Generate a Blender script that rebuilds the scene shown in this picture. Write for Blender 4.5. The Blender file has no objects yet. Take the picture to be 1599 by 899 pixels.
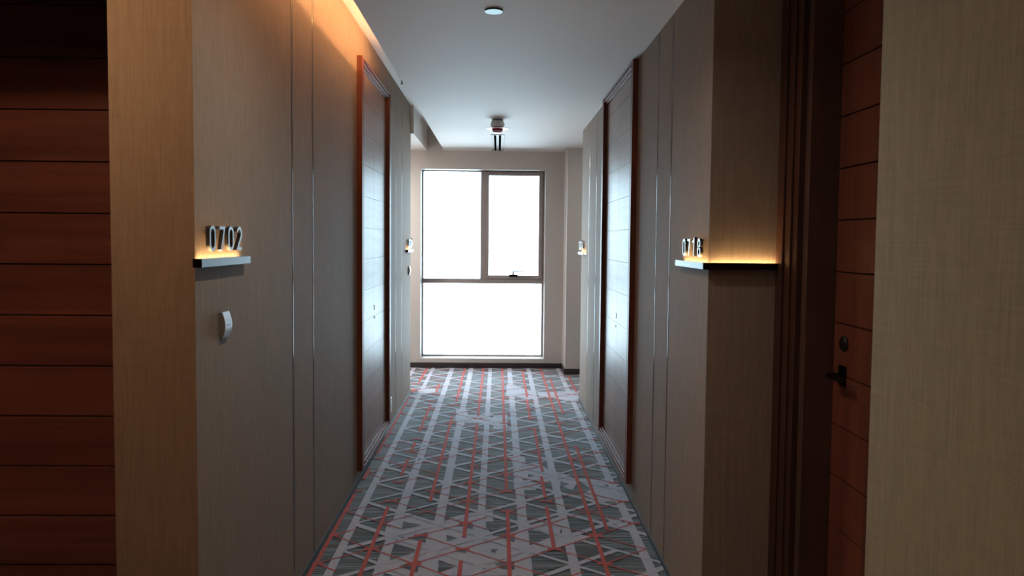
import bpy, bmesh, math, random
from mathutils import Matrix, Vector

# ------------------------------------------------------------------ camera
# world: X to the right, Y down the corridor, Z up, metres; eye 1.5 m above the carpet
scene = bpy.context.scene
F_PX, CX, CY = 1150.0, 799.5, 431.5
def _ray(u, v): return Vector(((u - CX) / F_PX, -(v - CY) / F_PX, -1.0))
_Y = _ray(778, 375).normalized()                    # vanishing point of the corridor
_D = _ray(578, 24400); _D = (_D - _Y * _D.dot(_Y)).normalized()   # vanishing point of the plumb lines
_Z = -_D
_X = _Y.cross(_Z)
cam_data = bpy.data.cameras.new('camera')
cam = bpy.data.objects.new('camera', cam_data)
scene.collection.objects.link(cam)
cam.matrix_world = Matrix.Translation((0, 0, 1.5)) @ Matrix((_X, _Y, _Z)).to_4x4()
cam_data.sensor_width = 36.0
cam_data.lens = F_PX / 1599.0 * 36.0
cam_data.shift_y = -18.0 / 1599.0
cam_data.clip_start = 0.02
scene.camera = cam

# ------------------------------------------------------------------ daylight, exposure
scene.view_settings.view_transform = 'Standard'
scene.view_settings.look = 'None'
scene.view_settings.exposure = 0.0
scene.view_settings.gamma = 1.0
scene.view_settings.use_curve_mapping = False
scene.cycles.use_denoising = True
scene.cycles.max_bounces = 14
scene.cycles.diffuse_bounces = 8
scene.cycles.glossy_bounces = 5
scene.cycles.transparent_max_bounces = 8
scene.cycles.caustics_reflective = False
scene.cycles.caustics_refractive = False
scene.cycles.sample_clamp_indirect = 6.0

SKY = 16.5
world = bpy.data.worlds.new('overcast_sky')
scene.world = world
world.use_nodes = True
nt = world.node_tree; nt.nodes.clear()
tc = nt.nodes.new('ShaderNodeTexCoord')
sep = nt.nodes.new('ShaderNodeSeparateXYZ')
mr = nt.nodes.new('ShaderNodeMapRange')
mr.inputs['From Min'].default_value = -1.0; mr.inputs['From Max'].default_value = 1.0
cr = nt.nodes.new('ShaderNodeValToRGB')
cr.color_ramp.elements[0].position = 0.0; cr.color_ramp.elements[0].color = (0.55, 0.65, 0.72, 1)
cr.color_ramp.elements[1].position = 1.0; cr.color_ramp.elements[1].color = (0.66, 0.84, 1.0, 1)
e = cr.color_ramp.elements.new(0.44); e.color = (0.60, 0.78, 0.93, 1)     # hazy city below the horizon
e = cr.color_ramp.elements.new(0.50); e.color = (0.60, 0.80, 0.96, 1)
bg = nt.nodes.new('ShaderNodeBackground'); bg.inputs['Strength'].default_value = SKY
wo = nt.nodes.new('ShaderNodeOutputWorld')
nt.links.new(tc.outputs['Generated'], sep.inputs[0])
nt.links.new(sep.outputs['Z'], mr.inputs['Value'])
nt.links.new(mr.outputs[0], cr.inputs[0])
nt.links.new(cr.outputs[0], bg.inputs[0])
nt.links.new(bg.outputs[0], wo.inputs[0])

# sampling portal for the daylight: it sits in the real window opening and emits nothing itself
pl = bpy.data.lights.new('window_portal', 'AREA'); pl.shape = 'RECTANGLE'
pl.size = 1.46; pl.size_y = 2.2; pl.cycles.is_portal = True
po = bpy.data.objects.new('window_portal', pl); scene.collection.objects.link(po)
po.location = (-0.18, 8.92, 1.21); po.rotation_euler = (-math.pi / 2, 0, 0)

WARM = (1.0, 0.60, 0.25)
def area_lamp(name, loc, size, watts, col, rot=(0, 0, 0), spread=math.pi):
    l = bpy.data.lights.new(name, 'AREA'); l.shape = 'DISK'; l.size = size
    l.energy = watts; l.color = col; l.spread = spread
    o = bpy.data.objects.new(name, l); scene.collection.objects.link(o)
    o.location = loc; o.rotation_euler = rot
    return o
# lobby downlight beside the camera, then an added unseen light filling the near walls
area_lamp('lobby_lamp', (-1.36, 1.55, 2.51), 0.24, 6.4, (1.0, 0.62, 0.33), spread=math.radians(170))
area_lamp('corridor_fill', (-0.15, 2.25, 2.51), 0.10, 5.0, (1.0, 0.92, 0.78), spread=math.radians(150))
# unseen fill lights added in the side passages to brighten the window end
area_lamp('passage_fill', (-2.0, 7.9, 2.51), 0.20, 62.0, (1.0, 0.96, 0.93), spread=math.radians(175))
area_lamp('passage_fill', (2.0, 7.55, 2.51), 0.20, 11.0, (1.0, 0.96, 0.93), spread=math.radians(175))

# ------------------------------------------------------------------ materials
def new_mat(name):
    m = bpy.data.materials.new(name); m.use_nodes = True
    n = m.node_tree.nodes; b = n['Principled BSDF']
    return m, n, m.node_tree.links, b
def plain(name, col, rough=0.5, metal=0.0, **kw):
    m, n, l, b = new_mat(name)
    b.inputs['Base Color'].default_value = (*col, 1)
    b.inputs['Roughness'].default_value = rough
    b.inputs['Metallic'].default_value = metal
    for k, v in kw.items(): b.inputs[k.replace('_', ' ')].default_value = v
    return m
def emit(name, col, s):
    m, n, l, b = new_mat(name)
    n.remove(b); e = n.new('ShaderNodeEmission')
    e.inputs[0].default_value = (*col, 1); e.inputs[1].default_value = s
    l.new(e.outputs[0], n['Material Output'].inputs[0])
    return m
def noise(n, l, vec, scale, detail=3.0, rough=0.6):
    t = n.new('ShaderNodeTexNoise'); t.inputs['Scale'].default_value = scale
    t.inputs['Detail'].default_value = detail; t.inputs['Roughness'].default_value = rough
    l.new(vec, t.inputs['Vector']); return t.outputs['Fac']
def mapped(n, l, sc, loc=(0, 0, 0)):
    tc = n.new('ShaderNodeTexCoord'); mp = n.new('ShaderNodeMapping')
    mp.inputs['Scale'].default_value = sc; mp.inputs['Location'].default_value = loc
    l.new(tc.outputs['Object'], mp.inputs['Vector']); return mp.outputs['Vector']
def ramp(n, l, fac, stops):
    r = n.new('ShaderNodeValToRGB'); el = r.color_ramp.elements
    while len(el) < len(stops): el.new(0.5)
    for i, (p, c) in enumerate(stops): el[i].position = p; el[i].color = (*c, 1)
    l.new(fac, r.inputs[0]); return r.outputs[0]
def mixc(n, l, a, b, fac, mode='MIX'):
    m = n.new('ShaderNodeMix'); m.data_type = 'RGBA'; m.blend_type = mode
    for s, x in ((m.inputs[0], fac), (m.inputs[6], a), (m.inputs[7], b)):
        if hasattr(x, 'links') or hasattr(x, 'is_linked'): l.new(x, s)
        elif isinstance(x, (int, float)): s.default_value = x
        else: s.default_value = (*x, 1)
    return m.outputs[2]
def bump(n, l, b, h, strength, dist):
    bp = n.new('ShaderNodeBump'); bp.inputs['Strength'].default_value = strength
    bp.inputs['Distance'].default_value = dist
    l.new(h, bp.inputs['Height']); l.new(bp.outputs[0], b.inputs['Normal'])

def wallpaper(name, col, warp=0.55, rough=0.55, weave=0.5):
    """woven vinyl wallcovering: fine upright threads, a weaker weft, slight slubs"""
    m, n, l, b = new_mat(name)
    up = noise(n, l, mapped(n, l, (150, 150, 5)), 1.0, 4, 0.65)
    we = noise(n, l, mapped(n, l, (5, 5, 220)), 1.0, 3, 0.6)
    slub = noise(n, l, mapped(n, l, (60, 60, 14)), 1.0, 3, 0.6)
    d = tuple(c * (1 - warp) for c in col); li = tuple(min(1, c * (1 + warp)) for c in col)
    c1 = ramp(n, l, up, [(0.3, d), (0.7, li)])
    c2 = ramp(n, l, we, [(0.3, d), (0.7, li)])
    c3 = ramp(n, l, slub, [(0.3, tuple(c * .88 for c in col)), (0.72, tuple(c * 1.12 for c in col))])
    c = mixc(n, l, c1, c2, weave * 0.6)
    c = mixc(n, l, c, c3, 0.5)
    l.new(c, b.inputs['Base Color'])
    b.inputs['Roughness'].default_value = rough
    b.inputs['Specular IOR Level'].default_value = 0.05
    add = n.new('ShaderNodeMath'); add.operation = 'ADD'
    l.new(up, add.inputs[0]); l.new(we, add.inputs[1])
    bump(n, l, b, add.outputs[0], 0.35, 0.0006)
    return m
def wood(name, dark, light, axis, rough=0.4, coat=0.0, freq=1.0):
    m, n, l, b = new_mat(name)
    sc = [34 * freq] * 3; sc[axis] = 1.3
    g = noise(n, l, mapped(n, l, tuple(sc)), 1.0, 6, 0.62)
    sc2 = [7 * freq] * 3; sc2[axis] = 0.6
    g2 = noise(n, l, mapped(n, l, tuple(sc2), (3, 1, 5)), 1.0, 3, 0.5)
    mid = tuple((a + c) / 2 for a, c in zip(dark, light))
    c = mixc(n, l, ramp(n, l, g, [(0.3, dark), (0.5, mid), (0.72, light)]),
             ramp(n, l, g2, [(0.35, dark), (0.7, light)]), 0.5)
    l.new(c, b.inputs['Base Color'])
    b.inputs['Roughness'].default_value = rough
    b.inputs['Coat Weight'].default_value = coat
    b.inputs['Coat Roughness'].default_value = 0.25
    bump(n, l, b, g, 0.12, 0.0006)
    return m

M = {}
M['paper'] = wallpaper('corridor_wallpaper', (0.325, 0.262, 0.212), 0.30, 0.7, 0.35)
M['paper_olive'] = wallpaper('olive_wallpaper', (0.36, 0.335, 0.245), 0.28, 0.7, 0.6)
M['paper_end'] = plain('end_wall_paint', (0.56, 0.52, 0.485), 0.6)
M['backing'] = plain('dark_wall_backing', (0.02, 0.016, 0.014), 0.8)
M['chrome'] = plain('polished_steel_bead', (0.46, 0.47, 0.49), 0.14, 1.0)
M['steel'] = plain('brushed_steel', (0.11, 0.13, 0.14), 0.38, 1.0)
M['digit_face'] = plain('satin_digit_face', (0.22, 0.245, 0.265), 0.34, 1.0)
M['darksteel'] = plain('dark_bronze_metal', (0.035, 0.03, 0.028), 0.35, 1.0)
M['ceiling'] = plain('ceiling_paint', (0.80, 0.79, 0.77), 0.7)
M['base'] = plain('dark_skirting', (0.035, 0.025, 0.025), 0.45)
M['alu'] = plain('window_aluminium', (0.34, 0.29, 0.275), 0.5, 0.2)
M['trimw'] = plain('pale_window_trim', (0.80, 0.80, 0.78), 0.5)
M['white'] = plain('white_plastic', (0.78, 0.78, 0.76), 0.35)
M['silver'] = plain('silver_plastic', (0.42, 0.45, 0.47), 0.3, 0.4)
M['black'] = plain('black_plastic', (0.012, 0.012, 0.014), 0.4)
M['red'] = plain('red_plastic', (0.45, 0.01, 0.04), 0.35)
M['void'] = plain('matte_black_void', (0.004, 0.004, 0.004), 1.0, 0.0, Specular_IOR_Level=0.0)
M['grille'] = plain('grille_white_enamel', (0.5, 0.5, 0.5), 0.6)
M['pinklens'] = plain('clear_pink_lens', (0.85, 0.45, 0.5), 0.15)
M['door_red'] = wood('red_door_veneer', (0.085, 0.027, 0.024), (0.24, 0.080, 0.062), 0, 0.45)
M['door_red_y'] = wood('red_door_veneer_upright', (0.085, 0.027, 0.017), (0.22, 0.070, 0.042), 2, 0.45)
M['leaf'] = wood('cabinet_veneer', (0.24, 0.15, 0.115), (0.37, 0.25, 0.20), 1, 0.42, 0.0, 0.6)
M['leaf'].node_tree.nodes['Principled BSDF'].inputs['Specular IOR Level'].default_value = 0.20
M['casing'] = wood('casing_veneer', (0.13, 0.030, 0.012), (0.20, 0.052, 0.022), 2, 0.5, 0.0)
M['foot'] = plain('dull_aluminium_foot', (0.16, 0.17, 0.18), 0.6)
M['casing_dark'] = wood('dark_jamb_veneer', (0.075, 0.042, 0.034), (0.12, 0.062, 0.048), 2, 0.5)
M['casing_deep'] = wood('deep_casing_veneer', (0.045, 0.018, 0.013), (0.078, 0.030, 0.020), 2, 0.5)
M['led'] = emit('warm_led', WARM, 56.0)
M['led_cove'] = emit('cove_led', (1.0, 0.47, 0.19), 85.0)
M['lamp_face'] = emit('cool_lamp_face', (0.54, 0.80, 0.90), 1.0)

# thin clear pane: mirror reflection by Fresnel over clear transmission
m, n, l, b = new_mat('window_glass'); n.remove(b)
fr = n.new('ShaderNodeFresnel'); fr.inputs[0].default_value = 1.5
tr = n.new('ShaderNodeBsdfTransparent'); tr.inputs[0].default_value = (0.96, 0.98, 0.97, 1)
gl = n.new('ShaderNodeBsdfGlossy'); gl.inputs['Roughness'].default_value = 0.02
mx = n.new('ShaderNodeMixShader')
l.new(fr.outputs[0], mx.inputs[0]); l.new(tr.outputs[0], mx.inputs[1]); l.new(gl.outputs[0], mx.inputs[2])
l.new(mx.outputs[0], n['Material Output'].inputs[0]); M['glass'] = m

def carpet_mat(name, kind, col=(0.5, 0.5, 0.5)):
    m, n, l, b = new_mat(name)
    if kind == 'stripe':
        s = noise(n, l, mapped(n, l, (1.3, 54, 1)), 1.0, 0, 0.5)
        c = ramp(n, l, s, [(0.40, (0.006, 0.010, 0.014)), (0.43, (0.040, 0.058, 0.070)), (0.46, (0.13, 0.165, 0.18)),
                           (0.58, (0.19, 0.235, 0.255)), (0.61, (0.012, 0.020, 0.026))])
        br = noise(n, l, mapped(n, l, (3.2, 9, 1), (7, 2, 0)), 1.0, 1, 0.5)
        mask = ramp(n, l, br, [(0.60, (0, 0, 0)), (0.66, (1, 1, 1))])
        c = mixc(n, l, c, (0.035, 0.026, 0.020), mask)
        c = mixc(n, l, c, (0.30, 0.15, 0.14), ramp(n, l, noise(n, l, mapped(n, l, (4, 26, 1), (1, 9, 0)), 1.0, 1), [(0.66, (0, 0, 0)), (0.72, (1, 1, 1))]))
    else:
        s = noise(n, l, mapped(n, l, (30, 110, 1)), 1.0, 3)
        c = ramp(n, l, s, [(0.3, tuple(x * .86 for x in col)), (0.7, tuple(x * 1.1 for x in col))])
    tuft = noise(n, l, mapped(n, l, (420, 420, 420)), 1.0, 2)
    c = mixc(n, l, c, ramp(n, l, tuft, [(0.3, (0.72, 0.72, 0.72)), (0.7, (1, 1, 1))]), 0.8, 'MULTIPLY')
    l.new(c, b.inputs['Base Color'])
    b.inputs['Roughness'].default_value = 0.95
    b.inputs['Specular IOR Level'].default_value = 0.25
    b.inputs['Sheen Weight'].default_value = 0.12 if 'coral' in name else 0.4
    b.inputs['Sheen Roughness'].default_value = 0.5
    bump(n, l, b, tuft, 0.5, 0.002)
    return m
M['cs'] = carpet_mat('carpet_striped_field', 'stripe')
M['cl'] = carpet_mat('carpet_pale_yarn', 'plain', (0.53, 0.555, 0.67))
M['cc'] = carpet_mat('carpet_coral_yarn', 'plain', (0.60, 0.10, 0.08))

# ------------------------------------------------------------------ helpers
COL = scene.collection
def boxes(*bs):
    bm = bmesh.new()
    for x0, x1, y0, y1, z0, z1 in bs:
        v = [bm.verts.new(p) for p in ((x0, y0, z0), (x1, y0, z0), (x1, y1, z0), (x0, y1, z0),
                                       (x0, y0, z1), (x1, y0, z1), (x1, y1, z1), (x0, y1, z1))]
        for f in ((3, 2, 1, 0), (4, 5, 6, 7), (0, 1, 5, 4), (1, 2, 6, 5), (2, 3, 7, 6), (3, 0, 4, 7)):
            bm.faces.new([v[i] for i in f])
    return bm
def link_bm(name, bm, mat, parent=None, bevel=0.0, smooth=False):
    me = bpy.data.meshes.new(name)
    bmesh.ops.recalc_face_normals(bm, faces=bm.faces)
    bm.to_mesh(me); bm.free()
    for mm in (mat if isinstance(mat, (list, tuple)) else [mat]): me.materials.append(M[mm])
    if smooth:
        for p in me.polygons: p.use_smooth = True
    o = bpy.data.objects.new(name, me); COL.objects.link(o)
    if parent is not None: o.parent = parent
    if bevel:
        b = o.modifiers.new('bevel', 'BEVEL'); b.width = bevel; b.segments = 2; b.limit_method = 'ANGLE'
    return o
def part(name, mat, parent, *bs, bevel=0.0): return link_bm(name, boxes(*bs), mat, parent, bevel)
def struct(name, mat=None, *bs, loc=None, bevel=0.0):
    if bs: o = link_bm(name, boxes(*bs), mat, None, bevel)
    else:
        o = bpy.data.objects.new(name, None); COL.objects.link(o)
        if loc: o.location = loc
    o['kind'] = 'structure'
    return o
def thing(name, label, cat, loc, group=None, rot=(0, 0, 0)):
    o = bpy.data.objects.new(name, None); COL.objects.link(o)
    o.location = loc; o.rotation_euler = rot
    o['label'] = label; o['category'] = cat
    if group: o['group'] = group
    return o
def lathe(prof, seg=32):
    """prof: (radius, z) from one pole to the other"""
    bm = bmesh.new(); rings = []
    for r, z in prof:
        if r < 1e-6: rings.append([bm.verts.new((0, 0, z))])
        else: rings.append([bm.verts.new((r * math.cos(2 * math.pi * i / seg), r * math.sin(2 * math.pi * i / seg), z)) for i in range(seg)])
    for a, c in zip(rings, rings[1:]):
        for i in range(seg):
            j = (i + 1) % seg
            if len(a) == 1 and len(c) > 1: bm.faces.new((a[0], c[i], c[j]))
            elif len(c) == 1 and len(a) > 1: bm.faces.new((a[i], c[0], a[j]))
            elif len(a) > 1: bm.faces.new((a[i], c[i], c[j], a[j]))
    return bm
def extrude_poly(pts, h, plane):
    """closed outline pts (a,b) given thickness h; plane maps (a,b,c)->world"""
    bm = bmesh.new()
    lo = [bm.verts.new(plane(a, c, 0)) for a, c in pts]; hi = [bm.verts.new(plane(a, c, h)) for a, c in pts]
    bm.faces.new(lo); bm.faces.new(hi)
    for i in range(len(pts)):
        j = (i + 1) % len(pts); bm.faces.new((lo[i], lo[j], hi[j], hi[i]))
    return bm

# pale fields and dark wedges of the carpet design, floor coordinates in metres
BLOBS=[
 [(-0.574, 3.843), (-0.504, 3.945), (-0.474, 3.963), (-0.328, 3.869), (-0.264, 3.869), (-0.236, 3.929), (-0.134, 3.992), (-0.016, 4.019), (-0.014, 3.796), (-0.051, 3.78), (-0.014, 3.686), (-0.01, 3.228), (-0.524, 3.227), (-0.547, 3.401), (-0.525, 3.594), (-0.455, 3.654), (-0.568, 3.683)],
 [(-0.046, 3.655), (0.064, 3.701), (0.16, 3.797), (0.385, 3.968), (0.322, 3.687), (0.289, 3.582), (0.373, 3.583), (0.358, 3.554), (0.218, 3.483), (0.163, 3.416), (0.16, 3.228), (-0.039, 3.228)],
 [(0.603, 4.424), (0.788, 4.425), (0.797, 4.156), (0.71, 4.175), (0.595, 4.155), (0.515, 4.295)],
 [(0.591, 3.934), (0.711, 3.832), (0.712, 3.735), (0.617, 3.849)],
 [(0.303, 3.687), (0.386, 3.718), (0.496, 3.657), (0.403, 3.583), (0.294, 3.568)],
 [(0.075, 5.07), (0.191, 5.051), (0.349, 4.757), (0.475, 4.632), (0.309, 4.51), (0.109, 4.611), (0.109, 4.908)],
 [(0.108, 4.576), (0.286, 4.477), (0.236, 4.364), (0.109, 4.363)],
 [(0.32, 4.51), (0.474, 4.614), (0.507, 4.512), (0.46, 4.366), (0.392, 4.445)],
 [(0.515, 4.58), (0.587, 4.581), (0.772, 4.481), (0.697, 4.383), (0.601, 4.309), (0.529, 4.512)],
 [(-0.36, 6.47), (-0.263, 6.418), (-0.244, 6.26), (-0.135, 6.262), (0.023, 6.114), (0.023, 5.9), (-0.264, 6.011), (-0.262, 5.849), (-0.343, 6.058)],
 [(-0.85, 7.027), (-0.748, 7.095), (-0.791, 7.298), (-0.706, 7.371), (-0.574, 7.339), (-0.591, 7.2), (-0.741, 7.096), (-0.761, 6.902)],
 [(0.101, 7.653), (0.202, 7.542), (0.396, 7.158), (0.301, 6.896), (0.169, 7.02), (0.087, 7.05)],
 [(0.399, 7.226), (0.643, 7.266), (0.818, 7.306), (0.768, 6.845), (0.671, 6.812), (0.404, 7.058)],
 [(-0.032, 6.264), (0.091, 6.292), (0.085, 5.79), (-0.028, 5.788)],
]
DARKS=[
 [(-0.493, 3.86), (-0.386, 3.811), (-0.486, 3.754)],
 [(-0.448, 3.646), (-0.35, 3.723), (-0.349, 3.587)],
 [(-0.251, 3.685), (-0.194, 3.647), (-0.243, 3.602)],
 [(-0.191, 3.482), (-0.144, 3.531), (-0.141, 3.462)],
 [(-0.267, 3.389), (-0.176, 3.325), (-0.259, 3.251)],
 [(-0.502, 3.481), (-0.505, 3.58), (-0.39, 3.509), (-0.389, 3.475), (-0.495, 3.388)],
 [(-0.447, 3.325), (-0.354, 3.388), (-0.351, 3.257), (-0.411, 3.3)],
 [(-0.216, 3.811), (-0.122, 3.828), (-0.119, 3.755), (-0.177, 3.795)],
 [(-0.053, 3.862), (-0.015, 3.862), (-0.014, 3.748), (-0.051, 3.756)],
 [(-0.023, 3.51), (-0.0, 3.517), (0.0, 3.455)],
 [(-0.525, 3.23), (-0.496, 3.251), (-0.461, 3.233), (-0.468, 3.204)],
 [(-0.023, 3.51), (0.015, 3.51), (-0.02, 3.462)],
 [(-0.008, 3.351), (0.043, 3.376), (0.088, 3.379), (0.086, 3.288), (0.026, 3.3)],
 [(0.168, 3.409), (0.303, 3.326), (0.165, 3.228)],
 [(0.158, 3.749), (0.226, 3.733), (0.284, 3.672), (0.157, 3.546)],
 [(-0.0, 3.67), (0.04, 3.694), (0.095, 3.694), (0.092, 3.582), (0.075, 3.626)],
 [(0.398, 4.519), (0.46, 4.478), (0.397, 4.437)],
 [(0.628, 4.431), (0.701, 4.48), (0.698, 4.391)],
 [(0.197, 5.051), (0.339, 4.97), (0.197, 4.879)],
 [(0.206, 4.665), (0.25, 4.639), (0.204, 4.603)],
 [(0.277, 4.51), (0.353, 4.511), (0.341, 4.42), (0.285, 4.46)],
 [(0.03, 4.601), (0.108, 4.7), (0.105, 4.559)],
]

# ------------------------------------------------------------------ dimensions
XL, XR = -0.860, 0.785            # wall faces of the corridor
YE = 8.59                         # end wall
HC, HS = 2.53, 2.80               # ceiling, top of the cove slot
PANEL_X = -0.635                  # free edge of the ceiling along the cove
GT = 2.62                         # top of the upright joints in the far left panels

# ------------------------------------------------------------------ carpet (floor)
def build_floor():
    rnd = random.Random(11)
    bm = bmesh.new()
    cnt = [0]
    def poly(pts, z, mi):
        cnt[0] += 1; z += (cnt[0] % 37) * 1.0e-5
        if len(pts) < 3: return
        f = bm.faces.new([bm.verts.new((x, y, z)) for x, y in pts]); f.material_index = mi
        if f.calc_area() > 0:
            f.normal_update()
            if f.normal.z < 0: f.normal_flip()
    def strip(a, c, w, z, mi):
        dx, dy = c[0] - a[0], c[1] - a[1]; L = math.hypot(dx, dy)
        nx, ny = -dy / L * w / 2, dx / L * w / 2
        poly([(a[0] + nx, a[1] + ny), (a[0] - nx, a[1] - ny), (c[0] - nx, c[1] - ny), (c[0] + nx, c[1] + ny)], z, mi)
    # slab
    b2 = boxes((-3.2, 3.2, -2.6, 8.9, -0.12, 0.0))
    me = bpy.data.meshes.new('tmp'); b2.to_mesh(me); b2.free(); bm.from_mesh(me); bpy.data.meshes.remove(me)
    Z1, Z2, Z3, Z4, Z5 = 0.0005, 0.0010, 0.0015, 0.0020, 0.0024
    for p in BLOBS: poly(p, Z1, 1)
    for p in DARKS: poly(p, Z2, 0)
    # blobs where the photograph does not reach, same scale
    for k in range(26):
        cx, cy = rnd.uniform(-2.8, 2.6), rnd.uniform(-2.2, 2.9)
        poly([(cx + rnd.uniform(.1, .28) * math.cos(t * .785), cy + rnd.uniform(.08, .2) * math.sin(t * .785)) for t in range(8)], Z1, 1)
    P = 0.328
    cols = list(range(-9, 16))
    X0, DX = -0.748, 0.2225
    def inside(x, y):
        if y > 8.66: return False
        if y > 6.95: return -3.1 < x < 3.1
        if y < 1.45: return -3.1 < x < 0.85
        return -0.93 < x < 0.84 or (x < -0.93 and y < 2.5) or (x < 1.16 and y < 2.5)
    # straight pale bands
    for i in cols:
        x = X0 + DX * i
        if i == 6: continue
        if i == 7: x = 0.712
        w = {0: .040, 1: .050, 2: .052, 3: .042, 4: .052, 5: .046, 7: .046}.get(i, .046)
        y0, y1 = (-2.5, 8.62) if -1 < i < 8 else ((6.95, 8.62) if i > 7 else (-2.5, 2.2))
        strip((x, y0), (x, y1), w, Z3, 1)
        if i < 0: strip((x, 7.2), (x, 8.62), w, Z3, 1)
    # pale diagonals on the lattice
    for i in cols:
        for k in range(-24, 16):
            x = X0 + DX * i; y = (4.156 if i % 2 == 0 else 4.32) + P * k
            if i % 2: y -= P
            for s in (-1, 1):
                a, c = (x, y), (x + DX, y + s * P / 2)
                if not (inside(*a) and inside(*c)): continue
                if rnd.random() < 0.94: strip(a, c, rnd.choice((.022, .030, .036)), Z3 + 0.0002, 1)
    # coral uprights: (x, y from, y to)
    ups = [(0.060, 5.98, 8.62), (0.062, 4.335, 5.70 + .22), (0.064, -0.5, 4.05),
           (0.290, 6.98, 8.4), (0.282, 6.1, 6.9), (0.300, 4.72, 5.8), (0.287, 4.22, 4.62), (0.285, 3.5, 4.08), (0.285, 1.0, 3.2),
           (0.508, 1.2, 8.62), (0.579, 3.75, 5.32), (0.576, 6.30, 7.95), (0.79, 7.25, 8.15),
           (-0.160, 6.22, 8.62), (-0.160, 3.65, 5.98), (-0.162, 1.2, 3.38),
           (-0.376, 6.75, 8.62), (-0.378, 4.16, 6.2), (-0.375, 1.6, 3.62),
           (-0.60, 7.2, 7.6), (-0.603, 5.70, 6.65), (-0.602, 5.18, 5.40), (-0.604, 4.62, 5.0), (-0.605, 1.4, 4.08),
           (-0.82, 7.7, 8.62), (-0.83, 7.15, 7.35), (-0.835, 5.1, 6.9), (-0.828, 4.55, 4.78), (-0.830, 1.5, 4.28),
           (-1.05, 7.3, 8.4), (1.02, 7.0, 8.1), (-1.27, -1, 1.9), (-1.5, 0.2, 2.3), (-1.72, -2, 1.1)]
    for x, a, c in ups: strip((x, a), (x, c), .020, Z5, 2)
    # coral diagonals: hubs on the uprights
    CXs = [-1.268, -1.045, -0.828, -0.603, -0.378, -0.160, 0.062, 0.287, 0.508, 0.735, 0.95]
    for i in range(-1, len(CXs) - 1):
        for k in range(-16, 16):
            if i < 0: continue
            q = (i % 2 == 1)
            y = (3.513 if q else 3.349) + P * k
            x = CXs[i]
            for s in (-1, 1):
                a, c = (x, y), (CXs[i + 1], y + s * P / 2)
                if not (inside(*a) and inside(*c)): continue
                r = rnd.random(); pr = 0.86 if y < 4.3 else (0.62 if y < 5.6 else 0.45)
                if r < pr: strip(a, c, .0092, Z4, 2)
                elif r < pr + .12: strip(a, ((a[0] + c[0]) / 2, (a[1] + c[1]) / 2), .0105, Z4, 2)
            if inside(x, y) and rnd.random() < .7: strip((x - .035, y), (x + .035, y), .022, Z4 + .0001, 2)
    return link_bm('floor', bm, ['cs', 'cl', 'cc'])
floor = build_floor(); floor['kind'] = 'structure'

# ------------------------------------------------------------------ corridor walls: panels over a dark backing, steel beads in the joints
def wall_side(name, side, xw, cuts, y_end, htop, cab, jt):
    """cuts: y of the joints; cab: (y0,y1,z0,z1) opening taken by the cabinet door"""
    s = side; T = 0.02
    def bx(a, c, y0, y1, z0, z1): return (min(a, c), max(a, c), y0, y1, z0, z1)
    back = link_bm(name, boxes(bx(xw + s * (T), xw + s * 0.22, cuts[0] + 0.004, y_end - 0.004, 0.0, htop)), 'backing')
    back['kind'] = 'structure'
    G = 0.014
    ys = cuts + [y_end]
    for i in range(len(ys) - 1):
        y0 = ys[i] + (G if i else 0); y1 = ys[i + 1] - (G if i < len(ys) - 2 else 0)
        bs = []
        F_, B_ = xw, xw + s * T
        if cab[0] > y0 and cab[1] < y1:
            bs = [bx(F_, B_, y0, cab[0], .014, htop), bx(F_, B_, cab[1], y1, .014, htop),
                  bx(F_, B_, cab[0], cab[1], .014, cab[2]), bx(F_, B_, cab[0], cab[1], cab[3], htop)]
        else: bs = [bx(F_, B_, y0, y1, .014, htop)]
        link_bm('wall_panel', boxes(*bs), 'paper', back)
    for i, y in enumerate(cuts[1:]):
        ztop = jt[i]
        if ztop < htop:   # the joint stops below the ceiling
            link_bm('joint_cover', boxes(bx(xw, xw + s * T, y - G, y + G, ztop, htop)), 'paper', back)
        # half-round bead standing in the joint
        bm = bmesh.new(); N = 6; rows = []
        for k in range(N + 1):
            u = 2.0 * k / N - 1.0
            px = xw + s * (0.0002 + 0.0015 * u * u); py = y + 0.004 + 0.0045 * u
            rows.append((bm.verts.new((px, py, 0.014)), bm.verts.new((px, py, ztop))))
        for a, c in zip(rows, rows[1:]): bm.faces.new((a[0], c[0], c[1], a[1]))
        link_bm('joint_bead', bm, 'chrome', back, smooth=True)
    return back

CL = (4.52, 5.70, 0.10, 2.575)     # left cabinet opening  (y0,y1,z0,z1)
CR = (4.21, 5.41, 0.13, 2.505)     # right
wl = wall_side('wall_left', -1, XL, [2.112, 3.104, 3.444, 6.214, 6.604], 7.245, 2.83, CL, [2.83, 2.83, GT, GT])
wr = wall_side('wall_right', 1, XR, [2.738, 3.365, 3.655, 5.93, 6.39], 6.93, HC, CR, [HC] * 4)
# flank of the left wall that faces the lobby, its corner at the corridor
struct('wall_front_left', 'paper', (-1.095, XL - 0.0001, 2.106, 2.112, 0.0, 2.83))
struct('wall_niche_left', 'paper', (-1.095, XL - 0.225, 2.1121, 2.56, 0.0, HC))
struct('wall_front_right', 'paper', (XR + 0.0001, 1.62, 2.731, 2.738, 0.0, HC))
# near right wall, level with the corridor wall
struct('wall_near_right', 'paper_olive', (0.775, 0.87, -2.5, 1.50, 0.0, HC))
struct('wall_recess_right', 'paper', (0.871, 1.62, 1.38, 1.50, 0.0, HC))
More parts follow.
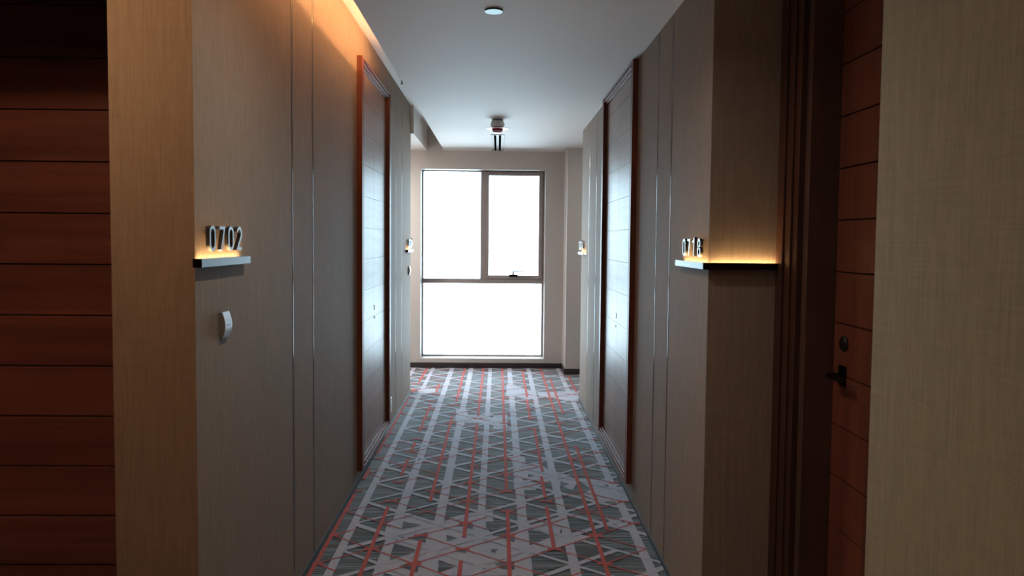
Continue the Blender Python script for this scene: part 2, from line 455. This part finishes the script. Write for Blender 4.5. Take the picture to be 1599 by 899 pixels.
# steel line at the wall foot; black strips draw in the shaded carpet edge
struct('baseboard_left', 'foot', (XL - 0.02, XL + 0.003, 2.112, 7.245, 0.0026, 0.0135))
struct('baseboard_right', 'foot', (XR - 0.003, XR + 0.02, 2.738, 6.93, 0.0026, 0.0135))
struct('edge_shade_left', 'black', (XL + 0.003, XL + 0.015, 2.112, 7.245, 0.0002, 0.0045))
struct('edge_shade_right', 'black', (XR - 0.013, XR - 0.003, 2.738, 6.93, 0.0002, 0.0045))

# ------------------------------------------------------------------ end wall with its window opening
WX0, WX1, WZ0, WZ1 = -0.903, 0.545, 0.113, 2.318
we = struct('wall_back', 'paper_end',
       (-3.1, WX0, YE, YE + 0.30, 0, HS), (WX1, 3.1, YE, YE + 0.30, 0, HS),
       (WX0, WX1, YE, YE + 0.30, 0, WZ0), (WX0, WX1, YE, YE + 0.30, WZ1, HS))
struct('wall_column_right', 'paper_end', (0.762, 3.1, 8.20, YE - 0.001, 0, HC))
struct('baseboard_back', 'base', (-3.0, 0.755, YE - 0.012, YE - 0.0005, 0.0026, 0.062))
struct('baseboard_column', 'base', (0.750, 0.762, 8.19, YE - 0.013, 0.0026, 0.066), (0.7621, 3.0, 8.188, 8.1995, 0.0026, 0.066))
struct('wall_recess_left', 'paper_end', (-3.2, -3.1, 7.0, YE, 0, HS))
struct('wall_recess_far', 'paper_end', (3.1, 3.2, 6.6, 8.2, 0, HS))
struct('wall_recess_near_right', 'paper_end', (XR + 0.23, 3.1, 6.80, 6.93, 0, HC))
struct('wall_recess_near_left', 'paper_end', (-3.1, XL - 0.225, 7.12, 7.245, 0, HC))

YG = YE + 0.17                     # the frame stands back in the opening; the reveal catches the daylight
win = struct('window_1', loc=(-0.18, YG, WZ0))
def wpart(name, mat, *bs, bevel=0.0, parent=win):
    L = Vector((-0.18, YG, WZ0))
    return part(name, mat, parent, *[(a - L.x, b - L.x, c - L.y, d - L.y, e - L.z, f - L.z) for a, b, c, d, e, f in bs], bevel=bevel)
fx0, fx1, fz0, fz1 = WX0 + .001, WX1 - .001, WZ0 + .001, WZ1 - .001
TZ0, TZ1 = 0.984, 1.040            # transom
MX0, MX1 = -0.212, -0.154          # mullion
wpart('outer_frame', 'alu', (fx0, fx0 + .014, YG + .01, YG + .10, fz0, fz1), (fx1 - .022, fx1, YG + .01, YG + .10, fz0, fz1),
      (fx0, fx1, YG + .012, YG + .098, fz0, fz0 + .014), (fx0, fx1, YG + .012, YG + .098, fz1 - .010, fz1))
wpart('mullion', 'alu', (MX0, MX1, YG + .006, YG + .104, TZ1, fz1 - .010), bevel=.003)
wpart('transom', 'alu', (fx0 + .014, fx1 - .022, YG + .002, YG + .102, TZ0, TZ1), bevel=.003)
sx0, sx1, sz0, sz1 = MX1 + .001, fx1 - .023, TZ1 + .001, fz1 - .011
q = .042
wpart('sash', 'alu', (sx0, sx0 + q, YG - .004, YG + .05, sz0, sz1), (sx1 - q, sx1, YG - .004, YG + .05, sz0, sz1),
      (sx0 + q, sx1 - q, YG - .004, YG + .05, sz0, sz0 + q), (sx0 + q, sx1 - q, YG - .004, YG + .05, sz1 - q, sz1), bevel=.003)
wpart('gasket', 'black', (sx0 - .006, sx0 + .02, YG + .0505, YG + .070, sz0, sz1), (sx1 - .02, sx1 + .006, YG + .0505, YG + .070, sz0, sz1),
      (sx0, sx1, YG + .0505, YG + .070, sz0 - .006, sz0 + .02), (sx0, sx1, YG + .0505, YG + .070, sz1 - .02, sz1 + .006))
wpart('pane', 'glass', (fx0 + .014, MX0, YG + .06, YG + .066, TZ1, fz1 - .010))
wpart('pane', 'glass', (fx0 + .014, fx1 - .022, YG + .06, YG + .066, fz0 + .014, TZ0))
wpart('pane', 'glass', (sx0 + q, sx1 - q, YG + .02, YG + .026, sz0 + q, sz1 - q))
hx = 0.183
wpart('handle', 'darksteel', (hx - .052, hx + .050, YG - .022, YG - .0042, sz0 + q - .014, sz0 + q + .014),
      (hx - .012, hx + .007, YG - .040, YG - .014, sz0 + q + .008, sz0 + q + .054),
      (hx - .012, hx + .112, YG - .048, YG - .032, sz0 + q + .042, sz0 + q + .056), bevel=.003)

# ---- ceiling, cove and soffit
struct('ceiling', 'ceiling',
       (PANEL_X, 3.2, -2.6, YE, HC, HC + 0.030),                      # flat ceiling with the free edge
       (-3.2, XL - 0.001, -2.6, 2.105, HC, HC + 0.030),
       (-3.2, -1.0951, 2.105, 2.60, HC, HC + 0.030))
struct('trim_3', 'ceiling', (-3.2, -0.832, 7.2452, YE, HC, HS))        # soffit beyond the left wall
struct('trim_4', 'ceiling', (-3.2, 3.2, -2.6, YE, HS, HS + 0.05))      # top of the cove slot
struct('trim_5', 'ceiling', (-0.40, -0.36, -2.6, YE, HC + 0.030, HS))  # back of the cove slot
struct('trim_6', 'ceiling', (XL - 0.03, XL - 0.001, -2.6, 2.105, HC + 0.030, HS))

cove = thing('cove_light', 'warm linear light hidden on the ledge above the left door', 'light', (-0.56, 2.5, HC + 0.0305))
part('light_strip', 'led_cove', cove, (-0.010, 0.010, -3.6, 2.30, 0.010, 0.020))
part('channel', 'steel', cove, (-0.014, 0.014, -3.62, 2.32, 0.0, 0.0098))

# ------------------------------------------------------------------ lobby shell around the camera
struct('wall_lobby_left', 'paper', (-3.2, -3.1, -2.6, 2.60, 0, HS))
struct('wall_lobby_rear', 'paper', (-3.1, 0.775, -2.6, -2.5, 0, HS))
struct('wall_niche_far_left', 'paper', (-3.1, -2.42, 2.50, 2.62, 0, HC), (-2.42, -1.0951, 2.5605, 2.62, 2.42, HC))
struct('wall_niche_right', 'paper', (1.215, 1.62, 1.501, 2.7305, 0, HC))

# ------------------------------------------------------------------ entrance doors, boarded
# door of the room on the left: faces the camera
d1 = struct('door_1', loc=(-1.62, 2.60, 0))
part('jamb', 'casing_dark', d1, (0.470, 0.524, -0.09, 0.0, 0, 2.42), bevel=.003)
part('jamb', 'casing_dark', d1, (-0.80, -0.60, -0.09, 0.0, 0, 2.42), bevel=.003)
part('head', 'casing_dark', d1, (-0.60, 0.470, -0.09, 0.0, 2.365, 2.42), bevel=.003)
leaf1 = part('leaf', 'backing', d1, (-0.598, 0.468, -0.036, -0.006, 0.008, 2.363))
hs = [0.0] + [0.352 - 0.175 + 0.1752 * k for k in range(13)] + [2.363]
hs[0] = 0.008
for a, c in zip(hs, hs[1:]):
    part('plank', 'door_red', leaf1, (-0.597, 0.467, -0.048, -0.0362, a + .0022, c - .0022), bevel=.0015)
struct('wall_header_left', 'paper', (-3.1, -1.0951, 2.106, 2.14, 2.205, HC))
# door of the room on the right: seen edge on inside its niche
d2 = struct('door_2', loc=(1.18, 2.0, 0))
leaf2 = part('leaf', 'backing', d2, (-0.004, 0.030, -0.44, 0.515, 0.008, 2.40))
hs2 = [0.008] + [0.352 - 0.175 + 0.1752 * k for k in range(13)] + [2.40]
for a, c in zip(hs2, hs2[1:]):
    part('plank', 'door_red_y', leaf2, (-0.015, -0.0042, -0.439, 0.514, a + .0022, c - .0022), bevel=.0015)
part('jamb', 'casing_dark', d2, (-0.115, 0.034, 0.520, 0.56, 0, HC - .001), bevel=.002)
part('casing', 'casing_deep', d2, (-0.136, 0.034, 0.5605, 0.730, 0, HC - .001), bevel=.003)
part('casing_step', 'casing_deep', d2, (-0.144, -0.1362, 0.60, 0.640, 0, HC - .001), bevel=.002)
part('casing_step', 'casing_deep', d2, (-0.144, -0.1362, 0.67, 0.730, 0, HC - .001), bevel=.002)
part('jamb', 'casing_dark', d2, (-0.06, 0.034, -0.495, -0.445, 0, HC - .001), bevel=.002)
# lever handle and round lock above it
bm = lathe([(0, 0), (.026, 0), (.026, .006), (.021, .010), (0, .010)], 24)
bmesh.ops.transform(bm, matrix=Matrix.Translation((-0.015, 0.435, 1.165)) @ Matrix.Rotation(-math.pi / 2, 4, 'Y'), verts=bm.verts)
link_bm('lock', bm, 'black', leaf2)
part('lever_handle', 'darksteel', leaf2, (-0.021, -0.015, 0.415, 0.465, 1.02, 1.09), (-0.060, -0.021, 0.435, 0.450, 1.048, 1.063),
     (-0.070, -0.056, 0.330, 0.450, 1.047, 1.064), bevel=.003)

# ------------------------------------------------------------------ shallow service cupboards in the corridor walls
def cupboard(name, xw, s, box, wcas, wtop, holes, first, pitch):
    """s=-1 left wall, +1 right wall; casing stands proud towards the corridor"""
    y0, y1, z0, z1 = box
    r = struct(name, loc=(xw, (y0 + y1) / 2, 0))
    ox, oy = xw, (y0 + y1) / 2
    P = 0.032
    def b(d0, d1, a, c, e, f):      # d: distance out of the wall into the corridor
        xa, xb = -s * d0, -s * d1
        return (min(xa, xb), max(xa, xb), a - oy, c - oy, e, f)
    zb, zt = z0 - 0.035, z1 + 0.03
    part('casing_side', 'casing', r, b(-.015, P, y0 - .012, y0 + wcas, zb, zt), bevel=.002)
    part('casing_side', 'casing', r, b(-.015, P, y1 - wcas, y1 + .012, zb, zt), bevel=.002)
    for nm, e, dirn in (('casing_head', zt, -1), ('casing_sill', zb, 1)):
        bs = []
        for k, (h, pr) in enumerate(((0.014, P), (0.010, P - .012), (0.012, P - .004), (0.014, P - .018))):
            e2 = e + dirn * h
            bs.append(b(-.012, pr, y0 + wcas, y1 - wcas, min(e, e2), max(e, e2))); e = e2
        part(nm, 'casing', r, *bs, bevel=.0015)
        if dirn < 0: top = e
        else: bot = e
    ym = (y0 + y1) / 2
    for (a, c) in ((y0 + wcas + .001, ym - .0015), (ym + .0015, y1 - wcas - .001)):
        lf = part('leaf', 'backing', r, b(-.018, -.006, a, c, bot + .002, top - .002))
        z = top - .002; nxt = first
        while z > bot + .02:
            lo = max(nxt, bot + .002)
            if lo - bot < .03: lo = bot + .002
            part('plank', 'leaf', lf, b(-.006, .0015, a, c, lo + .0009, z - .0009))
            z = lo; nxt -= pitch
    for zz, rr in holes:
        bm = lathe([(0, 0), (rr, 0), (rr, .003), (0, .003)], 16)
        bmesh.ops.transform(bm, matrix=Matrix.Translation((-s * .0015, .03, zz)) @ Matrix.Rotation(-s * math.pi / 2, 4, 'Y'), verts=bm.verts)
        link_bm('keyhole', bm, 'black', r)
    return r
cupboard('door_3', XL, -1, CL, .055, .05, [(1.025, .018), (0.955, .010)], 2.378, 0.2015)
cupboard('door_4', XR, 1, CR, .050, .05, [(1.010, .018), (0.940, .009)], 2.378, 0.2015)

# ------------------------------------------------------------------ room numbers: steel bracket with a warm light behind it, cut-out digits
SEG = {  # strokes of each digit in a 1 wide by 2 high cell
 '0': None,
 '1': [[(0.12, 1.62), (0.62, 2.0), (0.62, 0.0)]],
 '2': 'two', '4': [[(0.74, 0.0), (0.74, 2.0), (0.05, 0.55), (1.0, 0.55)]],
 '6': 'six', '7': [[(0.02, 1.88), (0.95, 1.88), (0.35, 0.0)]], '8': 'eight'}
def arc(cx, cy, rx, ry, a0, a1, n):
    return [(cx + rx * math.cos(math.radians(a0 + (a1 - a0) * i / n)), cy + ry * math.sin(math.radians(a0 + (a1 - a0) * i / n))) for i in range(n + 1)]
def strokes(ch):
    if ch == '0': return [arc(.5, 1.44, .42, .48, 0, 180, 10) + arc(.5, .56, .42, .48, 180, 360, 10) + [(.92, 1.44)]]
    if ch == '2': return [arc(.5, 1.45, .42, .47, 165, -20, 11) + [(.82, 1.1), (.10, .10), (.98, .10)]]
    if ch == '8': return [arc(.5, 1.48, .36, .44, -90, 270, 18), arc(.5, .53, .42, .46, 90, 450, 18)]
    if ch == '6': return [arc(.5, .58, .42, .50, 150, -210, 18) + [(.14, 1.0), (.62, 1.98)]]
    return SEG[ch]
def digit_bm(ch, w, h, th, depth):
    """flat cut-out digit standing in the (a, z) plane with real thickness"""
    bm = bmesh.new(); sx, sz = w, h / 2
    for path in strokes(ch):
        p = [Vector((a * sx, c * sz)) for a, c in path]
        closed = (p[0] - p[-1]).length < 1e-4
        L, R = [], []
        for i, v in enumerate(p):
            if closed: a, c = p[(i - 1) if i else -2], p[(i + 1) if i < len(p) - 1 else 1]
            else: a, c = p[max(i - 1, 0)], p[min(i + 1, len(p) - 1)]
            d1 = (v - a).normalized() if (v - a).length > 1e-7 else (c - v).normalized()
            d2 = (c - v).normalized() if (c - v).length > 1e-7 else d1
            tdir = (d1 + d2).normalized(); nn = Vector((-tdir.y, tdir.x))
            k = th / 2 / max(0.45, nn.dot(Vector((-d1.y, d1.x))))
            L.append(v + nn * k); R.append(v - nn * k)
        rows = []
        for a, c in zip(L, R):
            rows.append([bm.verts.new((a.x, 0, a.y)), bm.verts.new((c.x, 0, c.y)), bm.verts.new((c.x, depth, c.y)), bm.verts.new((a.x, depth, a.y))])
        for a, c in zip(rows, rows[1:]):
            for i in range(4):
                j = (i + 1) % 4; f = bm.faces.new((a[i], a[j], c[j], c[i])); f.material_index = 0 if i == 0 else 1
        if not closed: bm.faces.new(rows[0]); bm.faces.new(rows[-1])
    return bm
def room_sign(label, loc, rotz, length, text, dw, pitch, d_h, d_x0, d_z0, wrap=0.0, side=1, ledlen=None):
    """local x runs along the wall (reading direction), local -y points off the wall, z up"""
    r = thing('room_number_sign', label, 'sign', loc, 'lit room number signs beside the doors', (0, 0, rotz))
    H = 0.025; D = 0.026
    ll = ledlen or (0.01, length - 0.03)
    # bracket: plate in front, floor strip below, tied to the wall
    part('bracket', 'steel', r, (0, length, -D, -D + .009, -H, 0), (0.0005, length - .0005, -D + .009, 0.0, -H, -H + .005), bevel=.001)
    part('end_cap', 'darksteel', r, (-.0015, -.0001, -D, -.0005, -H, 0.0))
    part('light_strip', 'led', r, (ll[0], ll[1], -D + .0095, -.001, -H + .0052, -H + .011))
    for i, ch in enumerate(text):
        bm = digit_bm(ch, dw, d_h, d_h * .13, .012)
        bmesh.ops.transform(bm, matrix=Matrix.Translation((d_x0 + i * pitch, -.020, d_z0)), verts=bm.verts)
        dg = link_bm('digit', bm, ['digit_face', 'black'], r)
        part('spacer', 'darksteel', dg, (d_x0 + i * pitch + dw * .42, d_x0 + i * pitch + dw * .62, -.0075, 0.0, d_z0 + d_h * .90, d_z0 + d_h * .97))
    return r
PI = math.pi
# left wall: local x -> +Y (reads away from the camera), off-wall direction -> +X
room_sign('brushed steel ledge and digits 0702, glowing warm, on the near left wall', (XL, 2.090, 1.440), PI / 2, 0.410, '0702', .044, .0745, .072, .075, .022, ledlen=(0.026, 0.36))
s18 = room_sign('brushed steel ledge and digits 0718, glowing warm, wrapping the near right corner', (XR, 3.140, 1.424), -PI / 2, 0.435, '0718', .041, .0745, .067, .097, .021, ledlen=(0.06, 0.405))
# the return of that ledge across the face beside the door (its own bracket piece, light and end)
def loc_in(o, bxs):
    inv = (Matrix.Translation(o.location) @ Matrix.Rotation(o.rotation_euler.z, 4, 'Z')).inverted(); out = []
    for x0, x1, y0, y1, z0, z1 in bxs:
        a = inv @ Vector((x0, y0, z0)); c = inv @ Vector((x1, y1, z1))
        out.append((min(a.x, c.x), max(a.x, c.x), min(a.y, c.y), max(a.y, c.y), min(a.z, c.z), max(a.z, c.z)))
    return out
YF = 2.731
part('return_bracket', 'darksteel', s18, *loc_in(s18, [(XR - .026, 1.040, YF - .026, YF - .017, 1.399, 1.424), (XR - .017, 1.0395, YF - .017, YF - .0002, 1.399, 1.404)]), bevel=.001)
part('return_light', 'led', s18, *loc_in(s18, [(XR + .004, 1.036, YF - .0165, YF - .001, 1.4042, 1.410)]))
room_sign('tiny steel room number ledge at the far end of the left wall', (XL, 6.86, 1.404), PI / 2, 0.42, '0704', .044, .0775, .078, .10, .018, ledlen=(0.01, 0.36))
room_sign('tiny steel room number ledge at the far end of the right wall', (XR, 6.98, 1.400), -PI / 2, 0.42, '0716', .044, .0775, .078, .03, .018, ledlen=(0.07, 0.41))

# ------------------------------------------------------------------ call plates
def call_plate(label, y, z):
    r = thing('door_chime_plate', label, 'switch', (XL, y, z), 'call plates under the left room numbers', (0, 0, PI / 2))
    w, h = .060, .084
    # bowed cover: convex across its height
    pts = [(-.010 - .010 * math.sin(PI * k / 12), -h / 2 + h * k / 12) for k in range(13)]
    bm = bmesh.new(); rows = []
    for yy, zz in pts:
        rows.append([bm.verts.new((0, yy, zz)), bm.verts.new((w, yy, zz)), bm.verts.new((w, 0, zz)), bm.verts.new((0, 0, zz))])
    for a, c in zip(rows, rows[1:]):
        for i in range(4):
            j = (i + 1) % 4; bm.faces.new((a[i], a[j], c[j], c[i]))
    bm.faces.new(rows[0]); bm.faces.new(rows[-1])
    link_bm('cover', bm, 'silver', r, bevel=.0015)
    part('mark', 'black', r, (w * .30, w * .72, -.0206, -.0195, -.002, .002))
    return r
call_plate('bowed silver call plate on the left wall below digits 0702', 2.280, 1.228)
call_plate('small silver call plate at the far end of the left wall', 7.06, 1.20)

so = thing('wall_socket', 'white wall socket low beside the left cupboard door', 'socket', (XL, 5.86, 0.17), None, (0, 0, PI / 2))
part('cover', 'white', so, (-.035, .05, -.012, 0, -.06, .06), bevel=.003)
part('socket_face', 'trimw', so, (-.020, .035, -.015, -.012, -.03, .03), bevel=.002)

# ------------------------------------------------------------------ ceiling fittings
dl = thing('downlight', 'small round pale disc light on the near ceiling', 'light', (-0.028, 3.36, HC))
link_bm('housing', lathe([(0, 0), (.040, 0), (.041, -.0065), (.038, -.007), (.038, -.0055), (0, -.0055)], 40), 'darksteel', dl, smooth=False)  # shade on the side of the disc is put into this dark colour
link_bm('diffuser', lathe([(0, -.0056), (.0375, -.0056), (.0375, -.0072), (.034, -.0080), (0, -.0082)], 40), 'lamp_face', dl)

sd = thing('fire_alarm_sounder', 'white ceiling alarm with red lens and thin flange before the air grille', 'alarm', (-0.015, 6.36, HC))
link_bm('base', lathe([(0, 0), (.047, 0), (.047, -.008), (0, -.008)], 32), 'darksteel', sd)
link_bm('body', lathe([(0, -.0082), (.050, -.0082), (.060, -.030), (.061, -.048), (.054, -.064), (0, -.064)], 40), 'white', sd, smooth=True)
link_bm('flange', lathe([(0, -.0765), (.094, -.0765), (.094, -.0795), (0, -.0795)], 40), 'white', sd)
link_bm('red_ring', lathe([(0, -.0642), (.052, -.0642), (.050, -.0763), (0, -.0763)], 32), 'red', sd)
link_bm('red_lens', lathe([(0, -.0797), (.050, -.0797), (.044, -.094), (0, -.094)], 32), 'red', sd, smooth=False)
link_bm('clear_lens', lathe([(0, -.0942), (.043, -.0942), (.036, -.108), (.018, -.114), (0, -.116)], 32), 'pinklens', sd, smooth=True)

gr = thing('air_grille', 'white two-slot linear air grille in the ceiling near the window', 'vent', (-0.015, 7.90, HC))
part('frame', 'grille', gr, (-.068, -.050, -.66, .64, -.006, 0), (.050, .068, -.66, .64, -.006, 0), (-.050, .050, -.66, -.642, -.006, 0), (-.050, .050, .622, .64, -.006, 0), bevel=.002)
part('slot', 'void', gr, (-.035, -.013, -.642, .622, -.0028, -.0002))
part('slot', 'void', gr, (.013, .035, -.642, .622, -.0028, -.0002))
for a, c in ((-.050, -.036), (-.012, .012), (.036, .050)):
    part('slat', 'grille', gr, (a, c, -.642, .622, -.003, -.0002))

sp = thing('sprinkler_head', 'tiny pendent sprinkler in the cove slot above the far left wall', 'sprinkler', (-0.785, 6.0, HS))
link_bm('escutcheon', lathe([(0, 0), (.022, 0), (.020, -.005), (0, -.005)], 20), 'white', sp)
link_bm('stem', lathe([(0, -.0051), (.006, -.0051), (.006, -.05), (.013, -.052), (.013, -.056), (0, -.056)], 16), 'steel', sp)

# rims for the lobby lamp and the three added fill lights, all out of view
for nm, lab, x, y in (('unseen_lamp', 'round recessed lamp in the lobby ceiling left of the camera', -1.36, 1.55), ('unseen_lamp', 'rim of the added fill light in the corridor ceiling, out of view', -0.15, 2.25),
        ('unseen_lamp', 'rim of the added fill light in the left side passage, out of view', -2.0, 7.9), ('unseen_lamp', 'rim of the added fill light in the right side passage, out of view', 2.0, 7.55)):
    rl = thing(nm, lab, 'light', (x, y, HC))
    link_bm('rim', lathe([(.122, 0), (.142, 0), (.142, -.006), (.122, -.006), (.122, 0)], 32), 'white', rl)
